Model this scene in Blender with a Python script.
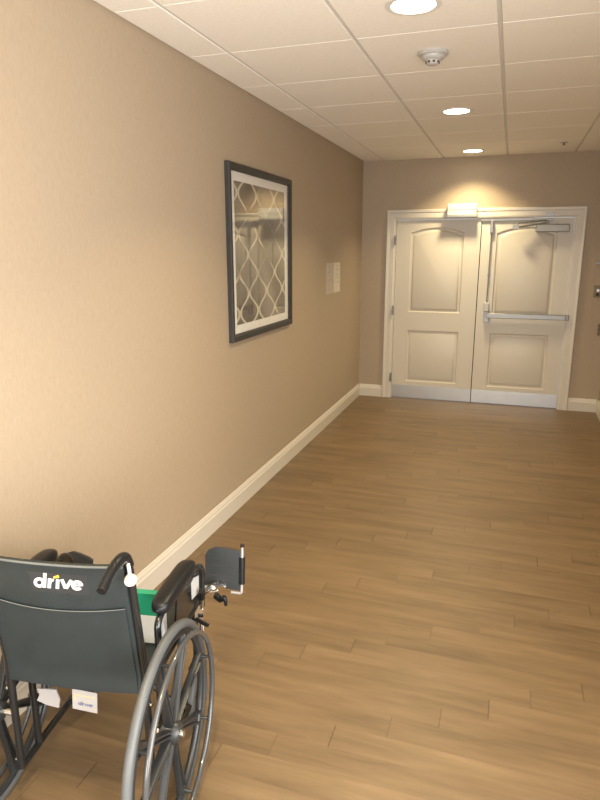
import bpy, bmesh, math, random
from mathutils import Vector, Matrix
PI = math.pi
SC = bpy.context.scene
COL = SC.collection
for o in list(bpy.data.objects):
    bpy.data.objects.remove(o)

# ------------------------------------------------------------------ camera, world, exposure
D, H, XR, YB = 7.0, 2.623, 2.592, -2.8          # far wall, ceiling, right wall, wall behind the camera
cam_d = bpy.data.cameras.new('camera')
cam = bpy.data.objects.new('camera', cam_d); COL.objects.link(cam)
cam.location = (1.6225, 0, 1.6765)
yaw, pitch, roll = -0.3249, -0.2386, -0.0014
fw = Vector((math.sin(yaw)*math.cos(pitch), math.cos(yaw)*math.cos(pitch), math.sin(pitch)))
r0 = Vector((math.cos(yaw), -math.sin(yaw), 0)); u0 = r0.cross(fw)
rr = math.cos(roll)*r0 + math.sin(roll)*u0; uu = -math.sin(roll)*r0 + math.cos(roll)*u0
cam.rotation_euler = Matrix((rr, uu, -fw)).transposed().to_euler()
cam_d.sensor_fit = 'HORIZONTAL'; cam_d.sensor_width = 36
cam_d.lens = 36*615.82/600
cam_d.clip_start = 0.02
SC.camera = cam

w = bpy.data.worlds.new('daylight'); SC.world = w; w.use_nodes = True
w.node_tree.nodes['Background'].inputs[0].default_value = (0.75, 0.88, 1.0, 1)
w.node_tree.nodes['Background'].inputs[1].default_value = 1.5
SC.view_settings.view_transform = 'Standard'
SC.view_settings.look = 'None'
SC.view_settings.gamma = 1
SC.view_settings.use_curve_mapping = False
SC.view_settings.exposure = 0.32

def area(name, loc, rot, size, size_y, energy, color, spread=PI):
    l = bpy.data.lights.new(name, 'AREA'); l.energy = energy; l.color = color
    l.shape = 'RECTANGLE'; l.size = size; l.size_y = size_y; l.spread = spread
    o = bpy.data.objects.new(name, l); COL.objects.link(o); o.location = loc; o.rotation_euler = rot
    return o
# daylight fill added at an assumed, unseen window behind the camera
area('rear_fill', (1.3, YB+0.02, 0.95), (PI/2, 0, 0), 1.9, 1.5, 95, (1.0, 0.97, 0.93))
# fill light added at a made-up, unseen side window, brightens the near left wall
area('side_fill', (XR-0.02, 0.1, 1.15), (PI/2, 0, PI/2), 2.5, 1.9, 120, (1.0, 0.955, 0.88))
LAMP_Y = [6.61, 4.745, 2.728, 0.72, -1.3]
LAMP_X = 1.178
LAMP_E = 15.0
LAMP_COL = (1.0, 0.82, 0.48)

# ------------------------------------------------------------------ materials
def mat(name, col, rough=0.5, metal=0.0, spec=0.5, coat=0.0, bump=0.0, bscale=200, var=0.0, vscale=8, emit=None, es=0):
    m = bpy.data.materials.new(name); m.use_nodes = True
    nt = m.node_tree; N = nt.nodes; L = nt.links
    b = N['Principled BSDF']
    b.inputs['Base Color'].default_value = (*col, 1)
    b.inputs['Roughness'].default_value = rough
    b.inputs['Metallic'].default_value = metal
    b.inputs['Specular IOR Level'].default_value = spec
    b.inputs['Coat Weight'].default_value = coat
    tc = N.new('ShaderNodeTexCoord')
    if var > 0:
        n = N.new('ShaderNodeTexNoise'); n.inputs['Scale'].default_value = vscale; n.inputs['Detail'].default_value = 5
        L.new(tc.outputs['Object'], n.inputs['Vector'])
        r = N.new('ShaderNodeValToRGB')
        r.color_ramp.elements[0].position = 0.3; r.color_ramp.elements[1].position = 0.7
        r.color_ramp.elements[0].color = (*[c*(1-var) for c in col], 1)
        r.color_ramp.elements[1].color = (*[min(1, c*(1+var)) for c in col], 1)
        L.new(n.outputs['Fac'], r.inputs['Fac']); L.new(r.outputs['Color'], b.inputs['Base Color'])
    if bump > 0:
        n2 = N.new('ShaderNodeTexNoise'); n2.inputs['Scale'].default_value = bscale; n2.inputs['Detail'].default_value = 3
        L.new(tc.outputs['Object'], n2.inputs['Vector'])
        bp = N.new('ShaderNodeBump'); bp.inputs['Strength'].default_value = bump; bp.inputs['Distance'].default_value = 0.002
        L.new(n2.outputs['Fac'], bp.inputs['Height']); L.new(bp.outputs['Normal'], b.inputs['Normal'])
    if emit:
        b.inputs['Emission Color'].default_value = (*emit, 1); b.inputs['Emission Strength'].default_value = es
    return m

M = {}
M['trim'] = mat('painted_trim', (0.62, 0.575, 0.50), 0.35, bump=0.05)
M['door'] = mat('painted_door', (0.60, 0.555, 0.475), 0.38, bump=0.05, bscale=120)
M['tile'] = mat('acoustic_tile', (0.92, 0.88, 0.81), 0.9, bump=0.5, bscale=160, var=0.03, vscale=60)
M['tee'] = mat('ceiling_grid', (0.66, 0.64, 0.60), 0.6, var=0.02)
M['steel'] = mat('brushed_steel', (0.50, 0.50, 0.49), 0.38, 1.0, bump=0.04, bscale=300, var=0.03, vscale=8)
M['alu'] = mat('satin_aluminium', (0.27, 0.27, 0.265), 0.4, 0.7, var=0.03)
M['silver'] = mat('silver_painted_cover', (0.28, 0.275, 0.26), 0.4, 0.3, var=0.03)
M['chrome'] = mat('chrome', (0.78, 0.78, 0.78), 0.12, 1.0, var=0.02)
M['dark'] = mat('dark_gap', (0.03, 0.025, 0.02), 0.8)
M['bronze'] = mat('bronze_plate', (0.13, 0.10, 0.06), 0.35, 0.6, var=0.1, vscale=50)
M['frame'] = mat('charcoal_wood_frame', (0.030, 0.029, 0.028), 0.5, bump=0.1, var=0.15, vscale=20)
M['mat'] = mat('mat_board', (0.86, 0.84, 0.80), 0.8, bump=0.1)
M['white'] = mat('white_plastic', (0.48, 0.475, 0.46), 0.35, var=0.02)
M['lens'] = mat('lamp_lens', (1, 1, 1), 0.5, emit=(1.0, 0.90, 0.74), es=14)
M['baffle'] = mat('lamp_trim_ring', (0.75, 0.72, 0.66), 0.4)
M['blacktube'] = mat('gloss_black_tube', (0.012, 0.013, 0.014), 0.2, 0.0, 0.5, coat=0.2)
M['vinyl'] = mat('black_nylon_upholstery', (0.017, 0.025, 0.028), 0.5, bump=0.6, bscale=500, var=0.12, vscale=14)
M['stitch'] = mat('seam_thread', (0.13, 0.14, 0.14), 0.6, var=0.1)
M['pad'] = mat('black_foam_pad', (0.009, 0.0095, 0.011), 0.30, spec=0.28, bump=0.3, bscale=300)
M['mag'] = mat('black_composite', (0.022, 0.024, 0.026), 0.35, var=0.1)
M['tyre'] = mat('grey_tyre_rubber', (0.085, 0.09, 0.095), 0.42, bump=0.3, var=0.1)
M['rimtube'] = mat('black_handrim', (0.05, 0.052, 0.056), 0.25, coat=0.5)
M['label'] = mat('white_label', (0.36, 0.35, 0.35), 0.5, var=0.02)
M['silverlabel'] = mat('silver_label', (0.55, 0.56, 0.56), 0.35, 0.2, var=0.03)
M['logo'] = mat('white_print', (0.72, 0.72, 0.72), 0.5)
M['orange'] = mat('amber_print', (0.85, 0.50, 0.06), 0.5)
M['ink'] = mat('blue_ink', (0.10, 0.13, 0.25), 0.6)
M['green'] = mat('green_print', (0.02, 0.30, 0.17), 0.5, var=0.05)
M['carton'] = mat('white_carton', (0.70, 0.70, 0.68), 0.5, var=0.03)
M['patch'] = mat('logo_patch_fabric', (0.030, 0.033, 0.037), 0.45, bump=0.2)

def nodes_of(m):
    m.use_nodes = True
    nt = m.node_tree
    return nt, nt.nodes, nt.links, nt.nodes['Principled BSDF']
def math_node(nt, op, a, b=None, c=None):
    n = nt.nodes.new('ShaderNodeMath'); n.operation = op
    for i, v in enumerate((a, b, c)):
        if v is None: continue
        if isinstance(v, (int, float)): n.inputs[i].default_value = v
        else: nt.links.new(v, n.inputs[i])
    return n.outputs[0]

def wall_material():
    m = bpy.data.materials.new('woven_wallcovering'); nt, N, L, b = nodes_of(m)
    tc = N.new('ShaderNodeTexCoord')
    n = N.new('ShaderNodeTexNoise'); n.inputs['Scale'].default_value = 55; n.inputs['Detail'].default_value = 6; n.inputs['Roughness'].default_value = 0.7
    L.new(tc.outputs['Object'], n.inputs['Vector'])
    mp = N.new('ShaderNodeMapping'); mp.inputs['Scale'].default_value = (160, 160, 18); L.new(tc.outputs['Object'], mp.inputs['Vector'])
    n2 = N.new('ShaderNodeTexNoise'); n2.inputs['Scale'].default_value = 1.0; n2.inputs['Detail'].default_value = 3
    L.new(mp.outputs[0], n2.inputs['Vector'])
    s = math_node(nt, 'ADD', math_node(nt, 'MULTIPLY', n.outputs['Fac'], 0.5), math_node(nt, 'MULTIPLY', n2.outputs['Fac'], 0.5))
    r = N.new('ShaderNodeValToRGB')
    r.color_ramp.elements[0].position = 0.35; r.color_ramp.elements[1].position = 0.65
    r.color_ramp.elements[0].color = (0.385, 0.302, 0.216, 1)
    r.color_ramp.elements[1].color = (0.425, 0.342, 0.250, 1)
    L.new(s, r.inputs['Fac']); L.new(r.outputs['Color'], b.inputs['Base Color'])
    b.inputs['Roughness'].default_value = 0.55; b.inputs['Specular IOR Level'].default_value = 0.35
    bp = N.new('ShaderNodeBump'); bp.inputs['Strength'].default_value = 0.35; bp.inputs['Distance'].default_value = 0.002
    L.new(s, bp.inputs['Height']); L.new(bp.outputs['Normal'], b.inputs['Normal'])
    return m
M['wall'] = wall_material()

def floor_material():
    m = bpy.data.materials.new('wood_plank_vinyl'); nt, N, L, b = nodes_of(m)
    tc = N.new('ShaderNodeTexCoord'); sp = N.new('ShaderNodeSeparateXYZ'); L.new(tc.outputs['Object'], sp.inputs[0])
    X, Y = sp.outputs[0], sp.outputs[1]
    rowf = math_node(nt, 'DIVIDE', math_node(nt, 'SUBTRACT', Y, 2.148), 0.1043)
    row = math_node(nt, 'FLOOR', rowf)
    rf = math_node(nt, 'SUBTRACT', rowf, row)
    jit = N.new('ShaderNodeTexWhiteNoise'); jit.noise_dimensions = '1D'; L.new(row, jit.inputs['W'])
    xs = math_node(nt, 'SUBTRACT', math_node(nt, 'SUBTRACT', X, 0.92), math_node(nt, 'MULTIPLY', row, 0.172))
    xs = math_node(nt, 'ADD', xs, math_node(nt, 'MULTIPLY', jit.outputs['Value'], 0.05))
    pf = math_node(nt, 'DIVIDE', xs, 0.92); pid = math_node(nt, 'FLOOR', pf)
    xf = math_node(nt, 'SUBTRACT', pf, pid)
    cb = N.new('ShaderNodeCombineXYZ'); L.new(row, cb.inputs[0]); L.new(pid, cb.inputs[1])
    wn = N.new('ShaderNodeTexWhiteNoise'); wn.noise_dimensions = '3D'; L.new(cb.outputs[0], wn.inputs['Vector'])
    # grain, offset per plank
    off = math_node(nt, 'MULTIPLY', wn.outputs['Value'], 37.0)
    gv = N.new('ShaderNodeCombineXYZ')
    L.new(math_node(nt, 'ADD', math_node(nt, 'MULTIPLY', X, 2.4), off), gv.inputs[0])
    L.new(math_node(nt, 'MULTIPLY', Y, 26.0), gv.inputs[1]); L.new(off, gv.inputs[2])
    g = N.new('ShaderNodeTexNoise'); g.inputs['Scale'].default_value = 1.0; g.inputs['Detail'].default_value = 7; g.inputs['Roughness'].default_value = 0.62; g.inputs['Distortion'].default_value = 0.6
    L.new(gv.outputs[0], g.inputs['Vector'])
    gv2 = N.new('ShaderNodeCombineXYZ')
    L.new(math_node(nt, 'ADD', math_node(nt, 'MULTIPLY', X, 1.3), off), gv2.inputs[0])
    L.new(math_node(nt, 'MULTIPLY', Y, 7.0), gv2.inputs[1])
    g2 = N.new('ShaderNodeTexNoise'); g2.inputs['Scale'].default_value = 1.0; g2.inputs['Detail'].default_value = 3
    L.new(gv2.outputs[0], g2.inputs['Vector'])
    v = math_node(nt, 'ADD', math_node(nt, 'MULTIPLY', g.outputs['Fac'], 0.50), math_node(nt, 'MULTIPLY', g2.outputs['Fac'], 0.50))
    v = math_node(nt, 'ADD', v, math_node(nt, 'MULTIPLY', math_node(nt, 'SUBTRACT', wn.outputs['Value'], 0.5), 0.07))
    r = N.new('ShaderNodeValToRGB'); r.color_ramp.elements[0].position = 0.30; r.color_ramp.elements[1].position = 0.70
    r.color_ramp.elements[0].color = (0.098, 0.064, 0.034, 1)
    r.color_ramp.elements[1].color = (0.215, 0.144, 0.078, 1)
    e = r.color_ramp.elements.new(0.48); e.color = (0.154, 0.101, 0.054, 1)
    L.new(v, r.inputs['Fac'])
    # joints: the short ends read darker, the long edges barely
    e1 = math_node(nt, 'LESS_THAN', xf, 0.0055)
    e2 = math_node(nt, 'MULTIPLY', math_node(nt, 'LESS_THAN', rf, 0.02), 0.12)
    ee = math_node(nt, 'MAXIMUM', math_node(nt, 'MULTIPLY', e1, math_node(nt, 'MULTIPLY', wn.outputs['Value'], 0.75)), e2)
    mx = N.new('ShaderNodeMix'); mx.data_type = 'RGBA'
    L.new(ee, mx.inputs['Factor']); L.new(r.outputs['Color'], mx.inputs['A']); mx.inputs['B'].default_value = (0.05, 0.028, 0.014, 1)
    L.new(mx.outputs['Result'], b.inputs['Base Color'])
    b.inputs['Roughness'].default_value = 0.42; b.inputs['Specular IOR Level'].default_value = 0.45
    bp = N.new('ShaderNodeBump'); bp.inputs['Strength'].default_value = 0.12; bp.inputs['Distance'].default_value = 0.002
    L.new(math_node(nt, 'SUBTRACT', g.outputs['Fac'], math_node(nt, 'MULTIPLY', ee, 2.0)), bp.inputs['Height']); L.new(bp.outputs['Normal'], b.inputs['Normal'])
    return m
M['floor'] = floor_material()

def art_material():
    # generic ogee lattice: pale lines over a blotchy taupe ground (object coords: Y along the wall, Z up)
    m = bpy.data.materials.new('lattice_print'); nt, N, L, b = nodes_of(m)
    tc = N.new('ShaderNodeTexCoord'); sp = N.new('ShaderNodeSeparateXYZ'); L.new(tc.outputs['Object'], sp.inputs[0])
    P = 0.155; Q = 0.245
    u = math_node(nt, 'DIVIDE', sp.outputs[1], P); v = math_node(nt, 'DIVIDE', sp.outputs[2], Q)
    wv = math_node(nt, 'MULTIPLY', math_node(nt, 'COSINE', math_node(nt, 'MULTIPLY', v, 2*PI)), 0.43)
    def near(expr):   # distance of expr to nearest multiple of 2
        h = math_node(nt, 'MULTIPLY', expr, 0.5)
        return math_node(nt, 'MULTIPLY', math_node(nt, 'ABSOLUTE', math_node(nt, 'SUBTRACT', h, math_node(nt, 'ROUND', h))), 2.0)
    d1 = near(math_node(nt, 'SUBTRACT', u, wv))
    d2 = near(math_node(nt, 'ADD', math_node(nt, 'SUBTRACT', u, 1.0), wv))
    d = math_node(nt, 'MINIMUM', d1, d2)
    line = math_node(nt, 'LESS_THAN', d, 0.10)
    n = N.new('ShaderNodeTexNoise'); n.inputs['Scale'].default_value = 2.2; n.inputs['Detail'].default_value = 4
    L.new(tc.outputs['Object'], n.inputs['Vector'])
    r = N.new('ShaderNodeValToRGB'); r.color_ramp.elements[0].position = 0.35; r.color_ramp.elements[1].position = 0.65
    r.color_ramp.elements[0].color = (0.105, 0.085, 0.065, 1); r.color_ramp.elements[1].color = (0.27, 0.235, 0.19, 1)
    L.new(n.outputs['Fac'], r.inputs['Fac'])
    n3 = N.new('ShaderNodeTexNoise'); n3.inputs['Scale'].default_value = 3.5; n3.inputs['Detail'].default_value = 2
    mp = N.new('ShaderNodeMapping'); mp.inputs['Location'].default_value = (3, 7, 1); L.new(tc.outputs['Object'], mp.inputs['Vector']); L.new(mp.outputs[0], n3.inputs['Vector'])
    st = N.new('ShaderNodeMapRange'); st.inputs[1].default_value = 0.42; st.inputs[2].default_value = 0.56; st.inputs[3].default_value = 0.10; st.inputs[4].default_value = 1.0  # line fade put into the print colour, standing for reflections in the glass
    L.new(n3.outputs['Fac'], st.inputs[0])
    mx = N.new('ShaderNodeMix'); mx.data_type = 'RGBA'
    L.new(math_node(nt, 'MULTIPLY', line, st.outputs[0]), mx.inputs['Factor']); L.new(r.outputs['Color'], mx.inputs['A'])
    mx.inputs['B'].default_value = (0.66, 0.60, 0.47, 1)
    L.new(mx.outputs['Result'], b.inputs['Base Color']); b.inputs['Roughness'].default_value = 0.6
    return m
M['art'] = art_material()

def glass_material():
    m = bpy.data.materials.new('picture_glass'); m.use_nodes = True; nt = m.node_tree; N = nt.nodes; L = nt.links
    N.remove(N['Principled BSDF'])
    t = N.new('ShaderNodeBsdfTransparent'); g = N.new('ShaderNodeBsdfGlossy'); g.inputs['Roughness'].default_value = 0.02
    f = N.new('ShaderNodeFresnel'); ge = N.new('ShaderNodeNewGeometry')
    L.new(math_node(nt, 'SUBTRACT', 1.5, math_node(nt, 'MULTIPLY', ge.outputs['Backfacing'], 1.5-1/1.5)), f.inputs['IOR'])
    x = N.new('ShaderNodeMixShader'); L.new(f.outputs[0], x.inputs[0]); L.new(t.outputs[0], x.inputs[1]); L.new(g.outputs[0], x.inputs[2])
    L.new(x.outputs[0], N['Material Output'].inputs[0])
    return m
M['glass'] = glass_material()

# ------------------------------------------------------------------ mesh helpers
def obj(name, bm, m, parent=None, smooth=None, bevel=0.0):
    bmesh.ops.recalc_face_normals(bm, faces=bm.faces)
    me = bpy.data.meshes.new(name); bm.to_mesh(me); bm.free()
    ms = m if isinstance(m, (list, tuple)) else [m]
    for x in ms: me.materials.append(M[x] if isinstance(x, str) else x)
    o = bpy.data.objects.new(name, me); COL.objects.link(o)
    if parent is not None: o.parent = parent
    if smooth is not None:
        for p in me.polygons: p.use_smooth = True
        me.set_sharp_from_angle(angle=math.radians(smooth))
    if bevel > 0:
        md = o.modifiers.new('edge_bevel', 'BEVEL'); md.width = bevel; md.segments = 3; md.limit_method = 'ANGLE'
        md.harden_normals = False
    return o
def box(bm, x0, x1, y0, y1, z0, z1, mi=0):
    vs = [bm.verts.new(p) for p in ((x0,y0,z0),(x1,y0,z0),(x1,y1,z0),(x0,y1,z0),(x0,y0,z1),(x1,y0,z1),(x1,y1,z1),(x0,y1,z1))]
    for f in ((0,3,2,1),(4,5,6,7),(0,1,5,4),(1,2,6,5),(2,3,7,6),(3,0,4,7)):
        fc = bm.faces.new([vs[i] for i in f]); fc.material_index = mi
    return vs
def smooth_path(pts, n=8):
    pts = [Vector(p) for p in pts]; out = []
    P = [pts[0]*2-pts[1]] + pts + [pts[-1]*2-pts[-2]]
    for i in range(1, len(P)-2):
        for k in range(n):
            t = k/n; a, b, c, d = P[i-1], P[i], P[i+1], P[i+2]
            out.append(0.5*((2*b)+(c-a)*t+(2*a-5*b+4*c-d)*t*t+(3*b-a-3*c+d)*t**3))
    out.append(pts[-1]); return out
def round_path(pts, r=0.03, n=6):
    """polyline with its corners rounded"""
    pts = [Vector(p) for p in pts]; out = [pts[0]]
    for i in range(1, len(pts)-1):
        a, b, c = pts[i-1], pts[i], pts[i+1]
        d1 = (a-b); d2 = (c-b); rr_ = min(r, d1.length*0.49, d2.length*0.49)
        s = b+d1.normalized()*rr_; e = b+d2.normalized()*rr_
        for k in range(n+1):
            t = k/n; out.append((1-t)**2*s+2*t*(1-t)*b+t*t*e)
    out.append(pts[-1]); return out
def tube(bm, path, r, seg=12, cap=True, closed=False, mi=0):
    path = [Vector(p) for p in path]; n = len(path); rings = []; prev = None
    for i, p in enumerate(path):
        if closed: t = (path[(i+1) % n]-path[i-1]).normalized()
        else: t = (path[min(i+1, n-1)]-path[max(i-1, 0)]).normalized()
        if prev is None:
            a = Vector((0,0,1)) if abs(t.z) < 0.9 else Vector((1,0,0))
            nrm = t.cross(a).normalized()
        else:
            nrm = (prev-t*prev.dot(t)).normalized()
        prev = nrm; bn = t.cross(nrm)
        rad = r[i] if isinstance(r, (list, tuple)) else r
        rings.append([bm.verts.new(p+(nrm*math.cos(2*PI*k/seg)+bn*math.sin(2*PI*k/seg))*rad) for k in range(seg)])
    m = n if closed else n-1
    for i in range(m):
        A, B = rings[i], rings[(i+1) % n]
        for k in range(seg):
            f = bm.faces.new((A[k], A[(k+1)%seg], B[(k+1)%seg], B[k])); f.material_index = mi
    if cap and not closed:
        bm.faces.new(rings[0][::-1]).material_index = mi; bm.faces.new(rings[-1]).material_index = mi
def lathe(bm, prof, c, axis='z', seg=32, mi=0):
    """prof: (radius, height along axis) pairs; closed ends where radius is 0"""
    c = Vector(c); rings = []
    def P(r, h, a):
        if axis == 'z': return c+Vector((r*math.cos(a), r*math.sin(a), h))
        if axis == 'x': return c+Vector((h, r*math.cos(a), r*math.sin(a)))
        return c+Vector((r*math.cos(a), h, r*math.sin(a)))
    for r, h in prof:
        if r <= 1e-6: rings.append([bm.verts.new(P(0, h, 0))])
        else: rings.append([bm.verts.new(P(r, h, 2*PI*k/seg)) for k in range(seg)])
    for A, B in zip(rings[:-1], rings[1:]):
        for k in range(seg):
            k2 = (k+1) % seg
            if len(A) == 1 and len(B) == 1: continue
            if len(A) == 1: f = bm.faces.new((A[0], B[k2], B[k]))
            elif len(B) == 1: f = bm.faces.new((A[k], A[k2], B[0]))
            else: f = bm.faces.new((A[k], A[k2], B[k2], B[k]))
            f.material_index = mi
def torus(bm, c, R, r, axis='x', seg=72, rseg=14, squash=1.0, mi=0):
    c = Vector(c); rings = []
    for i in range(seg):
        a = 2*PI*i/seg; ring = []
        for k in range(rseg):
            b = 2*PI*k/rseg; rad = R+r*math.cos(b); h = r*squash*math.sin(b)
            ring.append(bm.verts.new(c+Vector((h, rad*math.cos(a), rad*math.sin(a)))))
        rings.append(ring)
    for i in range(seg):
        A, B = rings[i], rings[(i+1) % seg]
        for k in range(rseg):
            bm.faces.new((A[k], A[(k+1)%rseg], B[(k+1)%rseg], B[k])).material_index = mi
def extrude_poly(bm, pts, axis, a, b, mi=0):
    """closed polygon (2D pts) extruded between a and b along axis ('x': pts are (y,z); 'y': (x,z); 'z': (x,y))"""
    def P(p, h): return {'x': (h, p[0], p[1]), 'y': (p[0], h, p[1]), 'z': (p[0], p[1], h)}[axis]
    A = [bm.verts.new(P(p, a)) for p in pts]; B = [bm.verts.new(P(p, b)) for p in pts]; n = len(pts)
    bm.faces.new(A).material_index = mi; bm.faces.new(B[::-1]).material_index = mi
    for i in range(n): bm.faces.new((A[i], B[i], B[(i+1)%n], A[(i+1)%n])).material_index = mi
def struct(o, label=None, cat=None):
    o['kind'] = 'structure'
    if label: o['label'] = label
    if cat: o['category'] = cat
    return o
def tag(o, label, cat, group=None):
    o['label'] = label; o['category'] = cat
    if group: o['group'] = group
    return o
def empty(name, loc=(0,0,0), rz=0.0, parent=None):
    e = bpy.data.objects.new(name, None); COL.objects.link(e); e.location = loc; e.rotation_euler = (0,0,rz)
    e.empty_display_size = 0.1
    if parent: e.parent = parent
    return e
def copy_tree(o, parent=None):
    c = o.copy(); COL.objects.link(c); c.parent = parent
    for ch in list(o.children): copy_tree(ch, c)
    return c

# ------------------------------------------------------------------ the corridor
DX, DW, DH = 0.374, 1.83, 2.011             # double door opening
T = 0.12
bm = bmesh.new(); box(bm, -T, XR+T, YB-T, D+T, -0.1, 0)
struct(obj('floor', bm, 'floor'), 'brown wood-look plank floor of the corridor', 'floor')
bm = bmesh.new(); box(bm, -T, 0, YB-T, D+T, 0, H+0.1)
struct(obj('wall_left', bm, 'wall'), 'long tan wallcovered wall on the left', 'wall')
SY0, SY1, SZ0, SZ1 = -1.2, 1.4, 0.2, 2.15
bm = bmesh.new(); box(bm, XR, XR+T, YB-T, SY0, 0, H+0.1); box(bm, XR, XR+T, SY1, D+T, 0, H+0.1)
box(bm, XR, XR+T, SY0, SY1, 0, SZ0); box(bm, XR, XR+T, SY0, SY1, SZ1, H+0.1)
struct(obj('wall_right', bm, 'wall'), 'tan wall along the right side of the corridor', 'wall')
bm = bmesh.new()
box(bm, 0, DX, D, D+T, 0, H+0.1); box(bm, DX+DW, XR, D, D+T, 0, H+0.1); box(bm, DX, DX+DW, D, D+T, DH, H+0.1)
struct(obj('wall_back', bm, 'wall'), 'tan end wall around the white double doors', 'wall')
bm = bmesh.new()
WX0, WX1, WZ0, WZ1 = 0.3, 2.3, 0.15, 1.75
box(bm, 0, WX0, YB-T, YB, 0, H+0.1); box(bm, WX1, XR, YB-T, YB, 0, H+0.1)
box(bm, WX0, WX1, YB-T, YB, 0, WZ0); box(bm, WX0, WX1, YB-T, YB, WZ1, H+0.1)
struct(obj('wall_front', bm, 'wall'), 'tan wall with an added window opening at the near end of the corridor', 'wall')
bm = bmesh.new()
for a, b_, c, d in ((WX0, WX1, WZ0, WZ0+0.05), (WX0, WX1, WZ1-0.05, WZ1), (WX0, WX0+0.05, WZ0+0.05, WZ1-0.05), (WX1-0.05, WX1, WZ0+0.05, WZ1-0.05), (1.275, 1.325, WZ0+0.05, WZ1-0.05)):
    box(bm, a, b_, YB-0.09, YB-0.03, c, d)
struct(obj('added_window_1', bm, 'trim'), 'added white framed window, out of view, at the near end of the corridor', 'window')  # unseen frame, added to go with the fill light behind the camera

bm = bmesh.new()
for a, b_, c, d in ((SY0, SY1, SZ0, SZ0+0.05), (SY0, SY1, SZ1-0.05, SZ1), (SY0, SY0+0.05, SZ0+0.05, SZ1-0.05), (SY1-0.05, SY1, SZ0+0.05, SZ1-0.05), (0.075, 0.125, SZ0+0.05, SZ1-0.05)):
    box(bm, XR+0.03, XR+0.09, a, b_, c, d)
struct(obj('added_window_2', bm, 'trim'), 'added white framed side window, out of view, in the right wall', 'window')  # unseen frame, added to go with the side fill light

# ceiling: exposed grid face with drop-edge tiles hanging a little below it
bm = bmesh.new(); box(bm, 0, XR, YB, D, H, H+0.1)
ceil = struct(obj('ceiling', bm, 'tee'), 'suspended ceiling of off-white square tiles', 'ceiling')
bm = bmesh.new()
xl = [0.0, 0.225, 0.860, 1.498, 2.136, XR]
yl = [YB]; y = 3.052-0.632*12
while y < D-0.05:
    yl.append(y); y += 0.632
yl.append(D); g = 0.009; dz = 0.006
for i in range(len(xl)-1):
    for j in range(len(yl)-1):
        x0, x1, y0, y1 = xl[i]+g, xl[i+1]-g, yl[j]+0.0012, yl[j+1]-0.0012
        if i == 0: x0 = 0.012
        if i == len(xl)-2: x1 = XR-0.012
        c = 0.002
        top = [bm.verts.new(p) for p in ((x0,y0,H-0.0005),(x1,y0,H-0.0005),(x1,y1,H-0.0005),(x0,y1,H-0.0005))]
        bot = [bm.verts.new(p) for p in ((x0+c,y0+c,H-dz),(x1-c,y0+c,H-dz),(x1-c,y1-c,H-dz),(x0+c,y1-c,H-dz))]
        bm.faces.new(bot)
        for k in range(4): bm.faces.new((top[k], top[(k+1)%4], bot[(k+1)%4], bot[k]))
obj('ceiling_tiles', bm, 'tile', ceil)
CZ = H-dz

# baseboards with an ogee top edge
BP = [(0,0),(0.016,0),(0.016,0.098),(0.012,0.106),(0.0105,0.118),(0.006,0.128),(0.004,0.136),(0,0.138)]
def baseboard(name, wall, a, b, label):
    bm = bmesh.new()
    if wall == 'left': extr = lambda p, h: (p[0], h, p[1])
    elif wall == 'right': extr = lambda p, h: (XR-p[0], h, p[1])
    elif wall == 'back': extr = lambda p, h: (h, D-p[0], p[1])
    else: extr = lambda p, h: (h, YB+p[0], p[1])
    A = [bm.verts.new(extr(p, a)) for p in BP]; B = [bm.verts.new(extr(p, b)) for p in BP]; n = len(BP)
    bm.faces.new(A); bm.faces.new(B[::-1])
    for i in range(n): bm.faces.new((A[i], B[i], B[(i+1)%n], A[(i+1)%n]))
    struct(obj(name, bm, 'trim'), label, 'baseboard')
CW = 0.090
baseboard('baseboard_left', 'left', YB, D, 'cream baseboard running along the left wall')
baseboard('baseboard_right', 'right', YB, D, 'cream baseboard along the right wall')
baseboard('baseboard_back', 'back', 0.016, DX-CW-0.002, 'short cream baseboard left of the double doors')
baseboard('baseboard_back_right', 'back', DX+DW+CW+0.002, XR-0.016, 'short cream baseboard right of the double doors')
baseboard('baseboard_front', 'front', 0.016, XR-0.016, 'cream baseboard at the near end of the corridor')

# door casing + jamb (one frame)
bm = bmesh.new()
prof = [(-0.004,0.0),(-0.004,0.012),(0.010,0.016),(0.055,0.016),(0.062,0.022),(0.084,0.024),(CW,0.020),(CW,0.0)]  # (outward from opening, depth towards viewer)
rings = []
for k in range(4):
    ring = []
    for o_, d_ in prof:
        x = DX-o_ if k in (0, 1) else DX+DW+o_
        z = 0 if k in (0, 3) else DH+o_
        ring.append(bm.verts.new((x, D-d_-0.0005, z)))
    rings.append(ring)
for A, B in zip(rings[:-1], rings[1:]):
    for i in range(len(prof)): bm.faces.new((A[i], B[i], B[(i+1)%len(prof)], A[(i+1)%len(prof)]))
bm.faces.new(rings[0]); bm.faces.new(rings[-1][::-1])
JT = 0.012
box(bm, DX, DX+JT, D-0.001, D+T, 0, DH); box(bm, DX+DW-JT, DX+DW, D-0.001, D+T, 0, DH); box(bm, DX+JT, DX+DW-JT, D-0.001, D+T, DH-JT, DH)
casing = struct(obj('trim_1', bm, 'trim'), 'white moulded casing around the double doors', 'door frame')
bm = bmesh.new(); box(bm, 1.275, 1.80, D-0.004, D+0.016, DH-JT-0.028, DH-JT-0.001)
obj('coordinator_bar', bm, 'alu', casing, bevel=0.002)['label'] = 'grey metal bar under the door frame head'

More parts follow.
